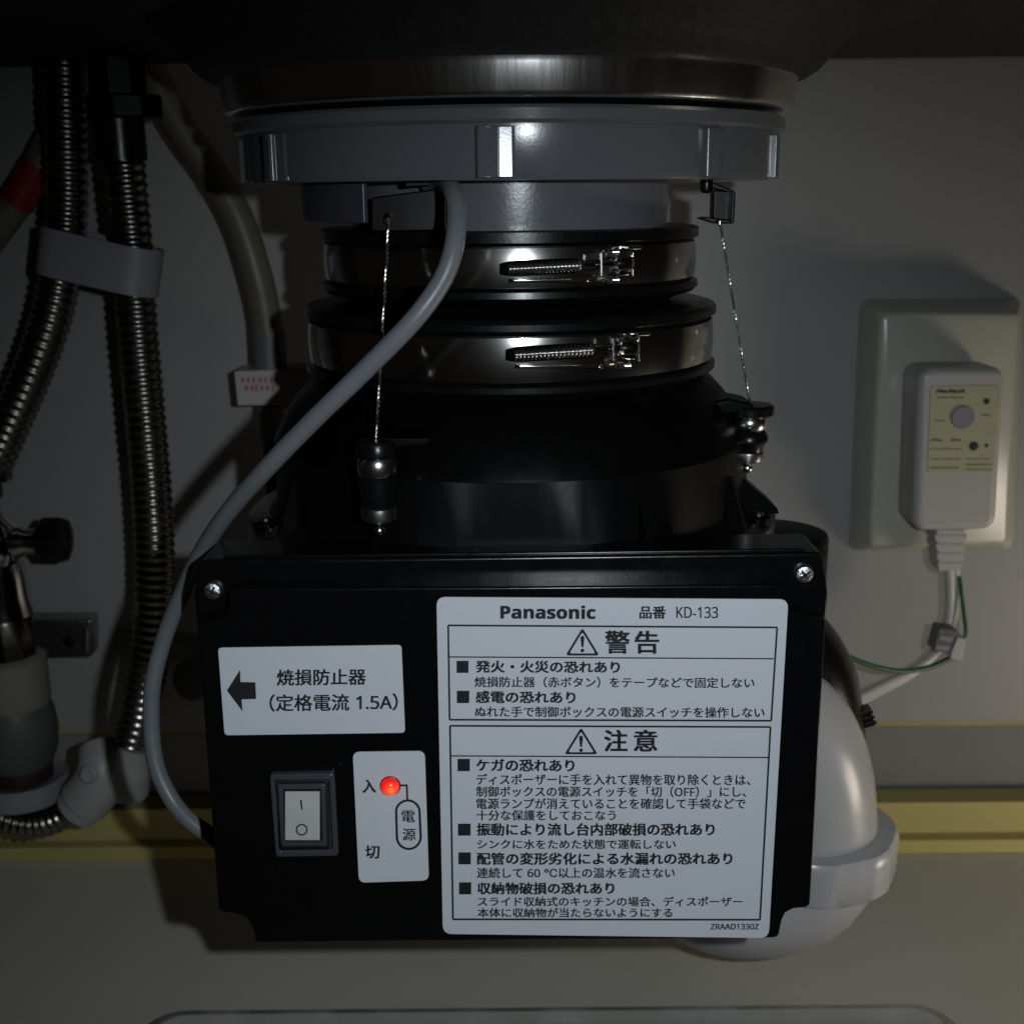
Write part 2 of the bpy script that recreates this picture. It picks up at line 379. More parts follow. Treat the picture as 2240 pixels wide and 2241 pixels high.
# ================================================================== MOUNTING RING
mr = thing('mounting_ring', (0,0,zat(505, D-.06)), 'grey plastic mounting ring with upright lugs under the sink drain', 'mount ring')
z0, z1, z2 = zat(392, D-.0935), zat(268, D-.094), zat(226, D-.096)
RO = .0930
MB().lathe([(.05, z2-.001), (RO+.0012, z2), (RO+.0022, z2-.001), (RO+.0018, z1+.001), (RO+.0005, z1), (.09, z1)], 128, cap=False).build('rim', M['grey'], mr)
MB().lathe([(.088, z1+.001), (RO-.0022, z1+.0005), (RO-.0022, z0+.002), (RO-.003, z0), (.052, z0)], 128, cap=False).build('ring', M['grey'], mr)
for az in (-2.5, 42.5, 78, 122, 168, 212, 258, 308, -80 + 360 + 0.01):
    if 250 < az < 270: continue
    a = math.radians(az); t = Vector((math.cos(a), math.sin(a), 0)); nrm = Vector((math.sin(a), -math.cos(a), 0))
    mb = MB(); pr = []
    hw = .0052
    for k, (s_, h) in enumerate(((-hw, -.0035), (-hw, .0018), (-hw+.0006, .0024), (-.0004, .0027), (.0004, .0022), (.0007, .0006), (.0014, .0008), (.0030, .0006), (.0048, .0004), (.0058, -.0002), (.0060, -.0035))):
        pr.append(nrm*(RO-.0022+h) + t*s_)
    mb.rings([[p + Vector((0,0,z0+.0004)) for p in pr], [p + Vector((0,0,z1-.0006)) for p in pr]])
    mb.build('lug', M['grey'], mr, angle=20, bevel=.0004)
zn = zat(506, D-.0565)
MB().lathe([(.0565, z0+.0005), (.0565, z0-.0005), (.0558, zn)], 96, cap=False).build('neck', M['neck'], mr)
# curved gusset hanging beside the neck at the rear
g = MB()
P = []
for i in range(13):
    a = math.radians(196 + 36*i/12); P.append((.0735*math.cos(a), .0735*math.sin(a)))
for a, b, in ((0, 1),):
    R = [[Vector((x*k, y*k, z)) for x, y in P] for k, z in ((1, z0), (1, z0-.0125), (.97, z0-.0125), (.97, z0))]
    v = [p for r in R for p in r]; m_ = len(P)
    f = [(r*m_+i, r*m_+i+1, ((r+1) % 4)*m_+i+1, ((r+1) % 4)*m_+i) for r in range(4) for i in range(m_-1)] + [(0, m_, 2*m_, 3*m_), (m_-1, 4*m_-1, 3*m_-1, 2*m_-1)]
    g.add(v, f)
g.build('gusset', M['gusset'], mr, bevel=.0006)

# wire hooks bolted under the ring
def hook(name, poly, d, thick, extra, label):
    t = thing(name, at(poly[0][0], poly[0][1], d), label, 'bracket', 'brackets that hold the safety wires')
    MB().prism(poly, d, d+thick).build('plate', M['dsteel'], t, bevel=.0005)
    for nm, mb in extra: mb.build(nm, M['dsteel'], t, bevel=.0005, bseg=3)
    return t
d1 = D-.064
hk = hook('wire_bracket', quadround([(812,432),(965,412),(967,505),(812,507)], 6), d1, .012,
     [('top_tab', MB().prism([(884,394),(972,391),(973,405),(886,411)], d1+.001, d1+.018)),
      ('side_flange', MB().prism([(962,402),(972,401),(974,508),(964,509)], d1-.004, d1+.004))],
     'dark steel box bracket under the grey ring beside the cable')
MB().tube([at(847,470,d1-.0006), at(850,482,d1-.0030), at(852,490,d1-.0022)], [.0008,.0016,.0008], 10).build('wire_nipple', M['wire'], hk)
d2 = D-.018
hk = hook('wire_bracket', quadround([(1561,416),(1607,418),(1605,484),(1559,480)], 5), d2, .008,
     [('side_flange', MB().prism([(1600,418),(1609,420),(1606,488),(1597,490)], d2-.006, d2+.004)),
      ('foot', MB().prism([(1530,478),(1545,474),(1606,482),(1602,490),(1560,489)], d2-.002, d2+.008)),
      ('arm', MB().prism([(1546,398),(1560,398),(1607,418),(1603,424),(1556,412)], d2, d2+.005))],
     'dark steel box bracket under the grey ring at the end towards the wall socket')
MB().lathe([(.001,-.003),(.0021,-.002),(.0023,0),(.0021,.002),(.001,.003)], 14, at(1545,403,d2)).build('rubber_nub', M['rubber'], hk)
MB().lathe([(.0002,-.0012),(.0009,-.0006),(.0009,.0006),(.0002,.0012)], 12, at(1574,487,d2-.008)).build('wire_nipple', M['wire'], hk)

# ================================================================== DISPOSER
def sil(p, v):                       # radius whose outline shows p pixels off the axis on row v
    return D*math.sin(math.atan2(px(p, D, v), D))
dz = lambda v: zat(v, D-.01)
gd = thing('waste_disposer', (0,0,zat(1805, D)), 'black under sink food waste disposer body hanging below the grey mounting ring', 'disposer')
r1, r2 = sil(411, 570), sil(448, 740)
A = [(.0540, dz(499)), (r1-.0015, dz(495)), (r1, dz(499)), (r1, dz(519)), (r1-.0022, dz(526)), (r1-.0022, dz(607)), (r1, dz(614)), (r1+.0002, dz(626)),
     (r1-.0015, dz(636)), (r1-.006, dz(644)), (sil(355, 650), dz(650)), (sil(350, 652), dz(656)), (r2-.004, dz(659)), (r2-.001, dz(664)), (r2, dz(672)), (r2, dz(684)), (r2-.0026, dz(694)),
     (r2-.0026, dz(783)), (r2, dz(791)), (r2, dz(802)), (r2-.003, dz(814)), (sil(420, 818), dz(819))]
MB().lathe(A, 128, cap=False).build('rubber_coupling', M['rubber'], gd)
B = [(sil(418,818), dz(817)), (sil(436,830), dz(826)), (sil(466,860), dz(858)), (sil(492,895), dz(895)), (sil(508,930), dz(928)), (sil(516,955), dz(946)), (sil(518,960), dz(952))]
MB().lathe(B, 96, cap=False).build('shoulder', M['dull'], gd)
rb = sil(510, 1040)
flat = lambda r, z, a: min(r, .0835/max(1e-6, -math.sin(a))) if math.sin(a) < -.3 else r
MB().lathe([(rb-.002, dz(946)), (rb, dz(953)), (rb+.001, dz(1090)), (rb+.003, dz(1100)), (rb+.005, dz(1104))], 96, cap=False, wob=flat).build('housing', M['satin'], gd)
rf = sil(575, 1150)
ft, fb = dz(1105), dz(1182)
MB().lathe([(rb, ft+.001), (rf-.003, ft), (rf, ft-.002), (rf, fb+.002), (rf-.002, fb), (.02, fb)], 96, cap=False, wob=flat).build('base_flange', M['black'], gd)
MB().lathe([(rf-.004, fb+.0002), (rf-.004, fb-.012), (rf-.010, zat(1780, D)), (rf-.03, zat(1800, D)), (.01, zat(1805, D))], 72, cap=False, wob=flat).build('motor_casing', M['black'], gd)
for a in (-148, -118, -62, -32, 20, 160):   # gussets on the housing
    a = math.radians(a); t = Vector((-math.sin(a), math.cos(a), 0)); n_ = Vector((math.cos(a), math.sin(a), 0))
    P = [n_*(rb-.001) + Vector((0,0,dz(1000))), n_*(rb+.0015) + Vector((0,0,dz(1000))), n_*(rf-.004) + Vector((0,0,ft)), n_*(rb-.001) + Vector((0,0,ft))]
    MB().add([p - t*.0012 for p in P] + [p + t*.0012 for p in P], [(0,1,2,3),(7,6,5,4),(0,4,5,1),(1,5,6,2),(2,6,7,3),(3,7,4,0)]).build('gusset', M['satin'], gd, smooth=False)
for u, v in ((580,1121), (1660,1110)):      # flange bolts on their bosses
    p = at(u, v, D-.035)
    b = MB().lathe([(.0042,-.008),(.0042,-.0034),(.0036,-.0030),(.001,-.0028)], 24, p).build('bolt_boss', M['dull'], gd)
    MB().lathe([(.0018,-.0032),(.0018,-.0020),(.0013,-.0015),(.0003,-.0014)], 16, p).build('bolt', M['strap'], b)
# ears that carry the wire dampers
pw1, pw2 = oncyl(823, 975, rb, .009), at(1640, 895, D-.028)
MB().prism([(784,962),(796,957),(940,958),(944,968),(930,976),(872,980),(866,990),(784,990)], D-.088, D-.062).build('wire_ear', M['dull'], gd, bevel=.0015)
MB().prism([(1520,890),(1592,872),(1650,884),(1650,905),(1585,908),(1540,1010)], D-.034, D-.016).build('wire_ear', M['dull'], gd, bevel=.0012)
MB().prism([(1590,1010),(1640,1060),(1700,1112),(1705,1125),(1580,1125)], D-.030, D-.012).build('rear_gusset', M['dull'], gd, bevel=.0006)
# outlet chamber at the rear and the black rubber elbow
c = at(1694, 1166, D+.036)
oc = MB().lathe([(.002,.0015),(.018,.0012),(.0212,.0002),(.0218,-.0015),(.0218,-.060),(.015,-.075)], 48, c).build('outlet_chamber', M['satin'], gd)

# ---- hose clamps
def clamp(us, ue, pl, pr_, hd, va, vb, vs0, vs1, r, v0, v1, label):
    t = thing('hose_clamp', (0,0,dz(v1)), label, 'hose clamp', 'steel band clamps on the rubber coupling')
    za, zb = dz(v0), dz(v1)
    MB().lathe([(r-.0006, za+.0001)] + [(r-.0002+.00042*(1-(2*k/10-1)**2), za+(zb-za)*k/10) for k in range(11)] + [(r-.0006, zb-.0001)], 128, cap=False).build('band', M['band'], t)
    # slotted guide with the screw lying in it
    dd = D - r - .0008
    sl = (vb-va)/(ue-us)
    n_ = 16; pol = []
    for k in range(n_+1):
        f = k/n_; e = 6*(abs(2*f-1)**6); pol.append((us+(ue-us)*f, vs0+sl*(ue-us)*f+e, vs1+sl*(ue-us)*f-e))
    P = [oncyl(u, v, r+.0007) for u, v, _ in pol] + [oncyl(u, v, r+.0007) for u, _, v in pol]
    MB().add(P, [(k, k+1, n_+k+2, n_+k+1) for k in range(n_)]).build('guide_slot', M['void'], t, solid=.0003)
    a, b = oncyl(us+17, va+2, r, .0022), oncyl(ue-5, vb+2, r, .0038)
    nth = 20; ax = (b-a); Ln = ax.length; prof = []
    for i in range(nth):
        z = Ln*i/nth; prof += [(.0010, z), (.0018, z+Ln/nth*.45), (.0018, z+Ln/nth*.6)]
    prof.append((.00115, Ln))
    MB().lathe(prof, 20, a, ax).build('screw', M['sleeve'], t, angle=60)
    e = oncyl(hd, vb-3, r, .0048)
    ax2 = (e-b).normalized()
    MB().lathe([(.0016,0),(.0016,(e-b).length)], 14, b, ax2).build('screw_shank', M['chrome'], t)
    h = MB().lathe([(.0012,-.0042),(.0030,-.0032),(.0038,-.001),(.0037,.0012),(.0024,.0028),(.0006,.0034)], 20, e, ax2).build('screw_head', M['chrome'], t)
    # saddle: two upright cheeks and two trunnion pins
    for u in (pl, pr_):
        MB().prism([(u-4,va-36),(u+3,va-37),(u+3,vb+26),(u-4,vb+27)], oncyl(u, va, r, .0072).y+D, oncyl(u, va, r, .000).y+D).build('cheek', M['sleeve'], t, bevel=.0005, bseg=3)
    um = (pl+pr_)/2
    MB().prism([(pl,va-26),(pr_,va-27),(pr_,vb+18),(pl,vb+19)], oncyl(um, va, r, .0016).y+D, oncyl(um, va, r, -.003).y+D).build('saddle', M['dchrome'], t, bevel=.0008)
    for vv in (va-35, va+26):
        a1, b1 = oncyl(pl+4, vv, r, .0036), oncyl(pl+38, vv-1, r, .0048)
        MB().tube([a1, a1.lerp(b1,.12), a1.lerp(b1,.46), a1.lerp(b1,.54), a1.lerp(b1,.9), b1], [.0006,.0015,.0015,.0009,.0015,.0006], 14).build('trunnion_pin', M['sleeve'], t)
    p = oncyl((pl+pr_)/2+28, va-46, r, .0032)
    MB().box(p, (.0052,.005,.0012), Matrix.Rotation(.5,3,'Z')).build('bent_tang', M['band'], t, bevel=.0003)
    mb = MB()
    P = [oncyl(u, v, r+.0004) for v in (va+22, va+31) for u in range(int(us)+20, int(ue)+25, 12)]; k = len(P)//2
    mb.add(P, [(i, i+1, k+i+1, k+i) for i in range(k-1)]); mb.build('overlapped_band_end', M['band'], t, solid=.0004)
clamp(1093, 1276, 1316, 1385, 1363, 587, 579, 571, 606, r1-.0008, 529, 604, 'steel band clamp round the rubber coupling just below the grey neck')
clamp(1106, 1302, 1342, 1398, 1376, 775, 764, 759, 794, r2-.0010, 697, 780, 'steel band clamp round the wider lower lip of the rubber coupling')

# ---- safety wires with their dampers
def twisted(mb, a, b, r):
    a, b = Vector(a), Vector(b); L_ = (b-a).length; q = Vector((0,0,1)).rotation_difference((b-a).normalized())
    n_ = max(20, int(L_/.00022))
    for k in range(3):
        mb.tube([a + q @ Vector((.55*r*math.cos(k*2.094+i*.34), .55*r*math.sin(k*2.094+i*.34), L_*i/n_)) for i in range(n_+1)], r*.55, 6)
    return mb
def safety_wire(a, b, label, s, cap, bulge):
    t = thing('safety_wire', b - Vector((0,0,.026)), label, 'wire', 'twisted steel safety wires')
    twisted(MB(), a, b, .00042).build('wire', M['wire'], t)
    z = lambda k: b.z - k*s
    c = (b.x, b.y, 0)
    k_ = cap
    MB().lathe([(.0005, z(-.0005)),(k_-.0008, z(0)),(k_, z(.001)),(k_, z(.0034)),(k_-.0012, z(.0042)),(.0045, z(.0044))], 40, c).build('rubber_cap', M['rubber'], t)
    MB().lathe([(.0044, z(.0040)),(.0054, z(.0043)),(.0060, z(.0052)),(.0061, z(.0066)),(.0060, z(.0080)),(.0056, z(.0088)),(.0046, z(.0091))], 40, c).build('metal_sleeve', M['sleeve'], t)
    MB().lathe([(.0046, z(.0088)),(.0056, z(.0094)),(bulge, z(.0115)),(bulge, z(.0130)),(.0054, z(.0150)),(.0050, z(.0170))], 40, c).build('rubber_grommet', M['rubber'], t)
    MB().lathe([(.0046, z(.0166)),(.0054, z(.0172)),(.0056, z(.0184)),(.0053, z(.0202)),(.0034, z(.0210)),(.001, z(.0212))], 36, c).build('lower_washer', M['strap'], t)
    MB().lathe([(.0019*math.sin(math.pi*i/10)+1e-5, z(.0233)+.0019*math.cos(math.pi*i/10)) for i in range(11)], 18, c).build('ball_stop', M['sleeve'], t)
safety_wire(at(851,488,d1-.0022), oncyl(823, 962, rb, .011), 'twisted steel wire running down behind the grey cable to a black damper', 1.22, .0060, .0056)
safety_wire(at(1575,488,d2-.008), at(1640,884, D-.027), 'twisted steel wire slanting to a damper on the side towards the wall socket', .98, .0085, .0068)

# ================================================================== CONTROL BOX
DB = .350                            # front face
cb = thing('control_box', at(1120,2058,DB+.02), 'black plastic control box with white warning labels fixed in front of the disposer', 'control box')
def notch(cu, cv, su, sv, r):        # concave corner pocket
    o = [(cu, cv+sv*r*1.0)]
    return o
cover = [(510,1287),(1100,1284),(1700,1279)]
cover += [(1712,1284),(1716,1296),(1722,1322),(1740,1340),(1772,1347),(1800,1350),(1806,1358)]        # pocket, right top
cover += [(1772,1978),(1766,1986)]
cover += [(1735,1989),(1718,1998),(1710,2015),(1704,2046),(1696,2053)]                                 # pocket, right bottom
cover += [(1100,2058),(566,2063),(558,2058)]
cover += [(552,2032),(540,2010),(518,2000),(486,1997),(478,1990)]                                      # pocket, left bottom
cover += [(432,1372),(438,1362)]
cover += [(470,1355),(492,1345),(500,1325),(501,1297)]                                                 # pocket, left top
MB().prism(cover, DB, DB+.026).build('cover', M['black'], cb, bevel=.0009, bseg=3, smooth=True)
base = quadround([(438,1226),(1798,1208),(1812,1300),(1806,1372),(1768,1975),(482,1985),(432,1380),(424,1300)], 14, 4)
MB().prism(base, DB+.0075, DB+.030).build('base_shell', M['black'], cb, bevel=.0012, bseg=3)
MB().prism([(488,1216),(1760,1200),(1762,1212),(490,1229)], DB+.009, DB+.026).build('top_ledge', M['black'], cb, bevel=.0006)
for u, v in ((468,1290), (1757,1253)):
    p = at(u, v, DB+.0074)
    s = MB().lathe([(.0029,-.0005),(.0029,.0010),(.0024,.0018),(.0014,.0022),(.0003,.0023)], 24, p, (0,-1,.0)).build('screw', M['screwm'], cb)
    X = Matrix.Rotation(.5 if u < 900 else .9, 3, 'Y')
    for k in (0, 1):
        MB().box(p + Vector((0,-.00235,0)), (.0036,.0002,.0006), X @ Matrix.Rotation(k*math.pi/2, 3, 'Y')).build('cross_slot', M['ink'], s, smooth=False)

LD, TD = DB-.0003, DB-.00048
# ---- warning label
wl = MB().prism(quadround([(955,1306),(1724,1311),(1681,2052),(969,2043)], 20), LD, DB+.0001).build('warning_label', M['label'], cb)
tag(wl, 'large white warning label printed with ruled boxes of black text')
S = .005
def T(s, u0, v0, u1, v1, bold=0.0, slope=S, p=wl, heavy=False): return text(s, (u0, v0, u1, v1), TD, M['ink'], p, bold, slope, heavy)
T('Panasonic', 1094.6,1323.5,1303,1353.5, .9, S, wl, True)
T('品番', 1398.5,1325.5,1456.5,1353.5, .9); T('KD-133', 1479,1327,1570.5,1352, .35)
T('警', 1323,1379,1377.5,1430, 1.5); T('告', 1388,1379.5,1442,1430, 1.5)
T('発火・火災の恐れあり', 1040.5,1444.6,1356,1471.5, 1.0)
T('焼損防止器（赤ボタン）をテープなどで固定しない', 1038,1479.5,1650,1503.5, .5, .004)
T('感電の恐れあり', 1040.5,1511,1259,1538, 1.0)
T('ぬれた手で制御ボックスの電源スイッチを操作しない', 1039,1545,1672,1568.5, .5, .003)
T('注', 1321,1596,1373,1644, 1.5); T('意', 1385.6,1596,1438,1644, 1.5)
T('ケガの恐れあり', 1041.8,1660,1256.7,1687, 1.0)
T('ディスポーザーに手を入れて異物を取り除くときは、', 1041.8,1692.5,1641,1717, .5, .002)
T('制御ボックスの電源スイッチを「切（OFF）」にし、', 1041.8,1719.5,1631.5,1743.5, .5, .001)
T('電源ランプが消えていることを確認して手袋などで', 1041.8,1746,1630.6,1770, .5, .0)
T('十分な保護をしておこなう', 1042.6,1772,1347,1795, .5, .0)
T('振動により流し台内部破損の恐れあり', 1042.6,1800.5,1563,1828.5, 1.0, .0)
T('シンクに水をためた状態で運転しない', 1044,1836,1478,1857.5, .5, .0)
T('配管の変形劣化による水漏れの恐れあり', 1043,1864.5,1602,1892, 1.0, .0)
T('連続して 60 ℃以上の温水を流さない', 1043,1898,1476,1921, .5, .0)
T('収納物破損の恐れあり', 1044.8,1930,1344,1956.5, 1.0, .0)
T('スライド収納式のキッチンの場合、ディスポーザー', 1045,1961.5,1624,1983, .5, .0)
T('本体に収納物が当たらないようにする', 1045,1986,1470.7,2007, .5, .0)
T('ZRAAD1330Z', 1554,2020.5,1659.4,2033.5, .45, .0)
for q in ([(980.7,1368),(1699.4,1372.5),(1686.5,1576.6),(983.7,1574.4)], [(984.6,1587.7),(1685,1590.3),(1662,2012),(991,2011)]):
    mb = MB()
    for i in range(4): strip(mb, q[i], q[(i+1) % 4], 4.0, TD - .00001*i)
    mb.build('ruled_frame', M['ink'], wl, smooth=False)
for a, b in (((983,1437),(1692,1441)), ((986,1653.5),(1681,1657))):
    strip(MB(), a, b, 2.8, TD).build('ruled_line', M['ink'], wl, smooth=False)
for ap, bl, br in (((1274,1373),(1237,1434),(1311,1434)), ((1271,1591),(1234.5,1650),(1307.5,1650))):
    o = quadround([ap, br, bl], 7, 4); cx = sum(p[0] for p in (ap,bl,br))/3; cy = sum(p[1] for p in (ap,bl,br))/3
    inn = [(cx+(u-cx)*.77, cy+(v-cy)*.77) for u, v in o]; n_ = len(o)
    mb = MB().add([at(u,v,TD) for u,v in o+inn], [(i, (i+1) % n_, n_+(i+1) % n_, n_+i) for i in range(n_)])
    e = [(cx-4.4,ap[1]+21),(cx,ap[1]+17.5),(cx+4.4,ap[1]+21),(cx+2,ap[1]+43),(cx-2,ap[1]+43)]
    mb.add([at(u,v,TD) for u,v in e], [tuple(range(5))])
    dc = [(cx+4.2*math.cos(i*.7854), ap[1]+50+4.2*math.sin(i*.7854)) for i in range(8)]
    mb.add([at(u,v,TD) for u,v in dc], [tuple(range(8))])
    mb.build('warning_triangle', M['ink'], wl, smooth=False)
for u0, v0, u1, v1 in ((999,1445.5,1025,1472),(999.6,1511,1026.7,1538),(1001,1660,1028,1687),(1002,1801.8,1029.7,1828),(1003,1864.5,1030,1890.8),(1004.4,1930,1031,1956.5)):
    MB().add([at(u0,v0,TD),at(u1,v0,TD),at(u1,v1,TD),at(u0,v1,TD)], [(0,1,2,3)]).build('square_bullet', M['ink'], wl, smooth=False)
# ---- arrow label
al = MB().prism(quadround([(477.5,1417),(878.5,1411),(886.5,1603),(492,1608.5)], 9), LD, DB+.0001).build('arrow_label', M['label'], cb)
tag(al, 'small white label with a black arrow and two lines of text')
T('焼損防止器', 605.7,1464.5,801,1500, .9, -.010, al); T('（定格電流 1.5A）', 590,1519,870.8,1557, .8, -.010, al)
MB().add([at(400+u/3.218, 1160+v/3.218, TD) for u, v in ((312,1128),(405,982),(408,1068),(512,1070),(518,1187),(415,1190),(423,1275))], [(0,1,2,3,4,5,6)]).build('printed_arrow', M['ink'], al, smooth=False)
# ---- switch label with the lamp
sl = MB().prism(quadround([(772,1645),(929.5,1643),(938.5,1926),(785.5,1931)], 15), LD, DB+.0001).build('switch_label', M['label'], cb)
tag(sl, 'small upright white label beside the rocker switch')
T('入', 793,1705,823,1734.5, .9, 0, sl); T('切', 799,1849.5,831,1878.5, .9, 0, sl)
T('電', 878.6,1772.8,908,1799, .4, 0, sl); T('源', 880.7,1812,910,1838.7, .4, 0, sl)
mb = MB(); strip(mb, (872,1718),(891,1718), 4, TD); strip(mb, (890,1716),(891.5,1752), 4, TD-.00001); mb.build('printed_leader', M['ink'], sl, smooth=False)
o = []; i_ = []
for k in range(32):
    a = 2*math.pi*k/32; yo = -27 if math.sin(a) < 0 else 27
    o.append((893.5+28.5*math.cos(a)+(yo*.04), 1804+yo+28.5*math.sin(a))); i_.append((893.5+23.5*math.cos(a)+(yo*.04), 1804+yo+23.5*math.sin(a)))
MB().add([at(u,v,TD) for u,v in o+i_], [(k, (k+1) % 32, 32+(k+1) % 32, 32+k) for k in range(32)]).build('printed_capsule', M['ink'], sl, smooth=False)
lc = at(854.5, 1717.5, DB); lr = px(22, DB, 1717)
lm = MB().lathe([(lr*1.04,-.0003),(lr*1.04,.0006),(lr*.93,.0008),(lr*.93,-.0003)], 32, lc, (0,-1,0), cap=False, closed=True).build('indicator_lamp', M['red'], cb)
MB().lathe([(lr*.94,-.0002),(lr*.94,.0008),(lr*.86,.0017),(lr*.62,.0026),(lr*.32,.0031),(lr*.02,.0032)], 32, lc, (0,-1,0)).build('lens', M['lamp'], lm)
# ---- rocker switch
sw = MB()
def ringprism(mb, o, i, d0, d1):
    n_ = len(o); P = [at(*p, d0) for p in o]; Q = [at(*p, d0) for p in i]; dy = Vector((0, d1-d0, 0))
    return mb.add(P+Q+[p+dy for p in P]+[p+dy for p in Q], [f for k in range(n_) for f in
        ((k, (k+1) % n_, n_+(k+1) % n_, n_+k), (k, 2*n_+k, 2*n_+(k+1) % n_, (k+1) % n_), (n_+k, n_+(k+1) % n_, 3*n_+(k+1) % n_, 3*n_+k))])
ringprism(sw, quadround([(589,1695),(731,1692),(741,1874),(603,1877)], 9), quadround([(601,1709),(720,1707),(727,1860),(613,1862)], 6), DB-.0022, DB+.002)
sw = sw.build('switch_boot', M['boot'], cb, bevel=.0010, bseg=3)
tag(sw, 'smoky clear frame round the ivory rocker switch')
ringprism(MB(), quadround([(603,1711),(719,1709),(726,1858),(614,1860)], 6), quadround([(619,1727),(703,1726),(706,1843),(622,1844)], 4), DB-.0010, DB+.002).build('switch_bezel', M['boot'], sw, bevel=.0003)
# rocker, its upper half pressed in
pa = [(DB-.0002, 1731), (DB-.0008, 1752), (DB-.0014, 1766), (DB-.0034, 1838)]
V = []
for d, v in pa: V += [at(624,v,d), at(700,v,d)]
V += [at(624,1839,DB+.002), at(700,1839,DB+.002), at(624,1731,DB+.002), at(700,1731,DB+.002)]
rk = MB().add(V, [(0,1,3,2),(2,3,5,4),(4,5,7,6),(6,7,9,8),(8,9,11,10),(10,11,1,0),(0,2,4,6,8,10),(1,11,9,7,5,3)]).build('rocker', M['rocker'], cb, smooth=False, bevel=.0002)
strip(MB(), (659,1750), (661,1771), 3.2, DB-.00175).build('on_mark', M['ink'], rk, smooth=False)
def rkp(u, v):
    t = (v-1766)/72; return at(u, v, DB-.0014-.002*t-.00015)
o = [rkp(660.5+13*math.cos(k*.2618), 1815+13*math.sin(k*.2618)) for k in range(24)]; i_ = [rkp(660.5+9.8*math.cos(k*.2618), 1815+9.8*math.sin(k*.2618)) for k in range(24)]
MB().add(o+i_, [(k, (k+1) % 24, 24+(k+1) % 24, 24+k) for k in range(24)]).build('off_mark', M['ink'], rk, smooth=False)
R = []                               # the clear cover over the rocker
for q, d in (((604,1711,719,1859), DB-.0012), ((606,1713,718,1857), DB-.0042), ((610,1717,714,1853), DB-.0050), ((616,1723,708,1847), DB-.0053)):
    R.append([at(u, v, d) for u, v in quadround([(q[0],q[1]),(q[2],q[1]-2),(q[2]+4,q[3]),(q[0]+6,q[3]+2)], 9)])
cv = MB().rings(R, cap=False); k = len(R[0]); cv.f.append(tuple(range(3*k, 4*k)))
cv.build('clear_cover', M['silicone'], sw, angle=60)
for u, v in ((741,1679), (592,1904)):
    MB().lathe([(.0014,-.0003),(.0013,.0006),(.0003,.0009)], 12, at(u, v, DB), (0,-1,0)).build('rivet', M['black'], cb)

# ================================================================== POWER CABLE
pc = thing('power_cable', at(450,1815,DB+.03), 'thick grey cable arching from under the ring down past the box to its side', 'cable')
pth = pxpath([(940,404,.395),(968,398,.383),(990,420,.368),(999,470,.360),(993,540,.354),(968,612,.352),(905,700,.350),(800,808,.352),(690,915,.356),(590,1018,.362),
              (500,1120,.375),(440,1210,.388),(398,1300,.395),(362,1390,.398),(336,1490,.396),(332,1590,.394),(344,1680,.391),(378,1752,.388),(415,1795,.385),(448,1818,.384),(480,1845,.382)], .0035)
MB().tube(pth, .0029, 20).build('sheath', M['cable'], pc)

# ================================================================== HOSES AT THE WALL
def corrug(path, r, pitch, depth):
    st = pitch/6; P = spline(path, st); n_ = len(P)
    rad = [r - depth*(.5-.5*math.cos(2*math.pi*i/6)) for i in range(n_)]
    return MB().tube(P, rad, 22)
dh = .562
h1 = thing('flexible_hose', at(0,1000,dh), 'corrugated steel hose bending away above the chrome stop valve', 'hose', 'corrugated steel water hoses')
corrug([at(u,v,dh) for u,v in ((138,60),(141,140),(146,300),(148,450),(136,580),(112,700),(66,830),(10,960),(-14,1015))], .0094, .0043, .0010).build('corrugated_tube', M['hose'], h1, angle=80)
MB().tube([at(-14,1012,dh), at(-12,1050,dh)], [.0085,.0085], 6).build('nut', M['dchrome'], h1, smooth=False, bevel=.0004)
h2 = thing('flexible_hose', at(330,1600,dh), 'corrugated steel hose dropping nearly straight behind the grey cable loop', 'hose', 'corrugated steel water hoses')
corrug([at(u,v,dh-.006) for u,v in ((262,250),(274,380),(290,540),(302,720),(318,900),(333,1080),(340,1260),(330,1420),(306,1560),(290,1620))], .0095, .0043, .0010).build('corrugated_tube', M['hose'], h2, angle=80)
MB().lathe([(.0125,0),(.0125,.030)], 8, at(262,236,dh-.006)).build('upper_nut', M['dull'], h2, smooth=False, bevel=.0006)
MB().lathe([(.0165,0),(.0165,.010)], 8, at(275,262,dh-.006)).build('collar_nut', M['dull'], h2, smooth=False, bevel=.001)
MB().lathe([(.0112,0),(.0112,.018)], 24, at(266,352,dh-.006)).build('ferrule', M['rubber'], h2)
# grey two-hose clip
cl = MB()
cA, cB = at(148,555,dh), at(292,588,dh-.006); ax = (cB-cA).normalized(); nn = Vector((0,1,0)); nn = (nn - ax*nn.dot(ax)).normalized(); bb = ax.cross(nn)
def loop(r, cA=cA, cB=cB):
    o = []
    for k in range(14): a = math.pi/2 + math.pi*k/13; o.append(cA + ax*(r*math.cos(a)) + nn*(r*math.sin(a)))
    for k in range(14): a = -math.pi/2 + math.pi*k/13; o.append(cB + ax*(r*math.cos(a)) + nn*(r*math.sin(a)))
    return o
o, i_ = loop(.0124), loop(.0106); hh = bb*.0106
cl.rings([[p+hh for p in o], [p-hh for p in o], [p-hh for p in i_], [p+hh for p in i_]], closed=True)
tag(cl.build('hose_clip', M['clip'], bevel=.0005), 'grey plastic clip strapping the two corrugated hoses together', 'clip')

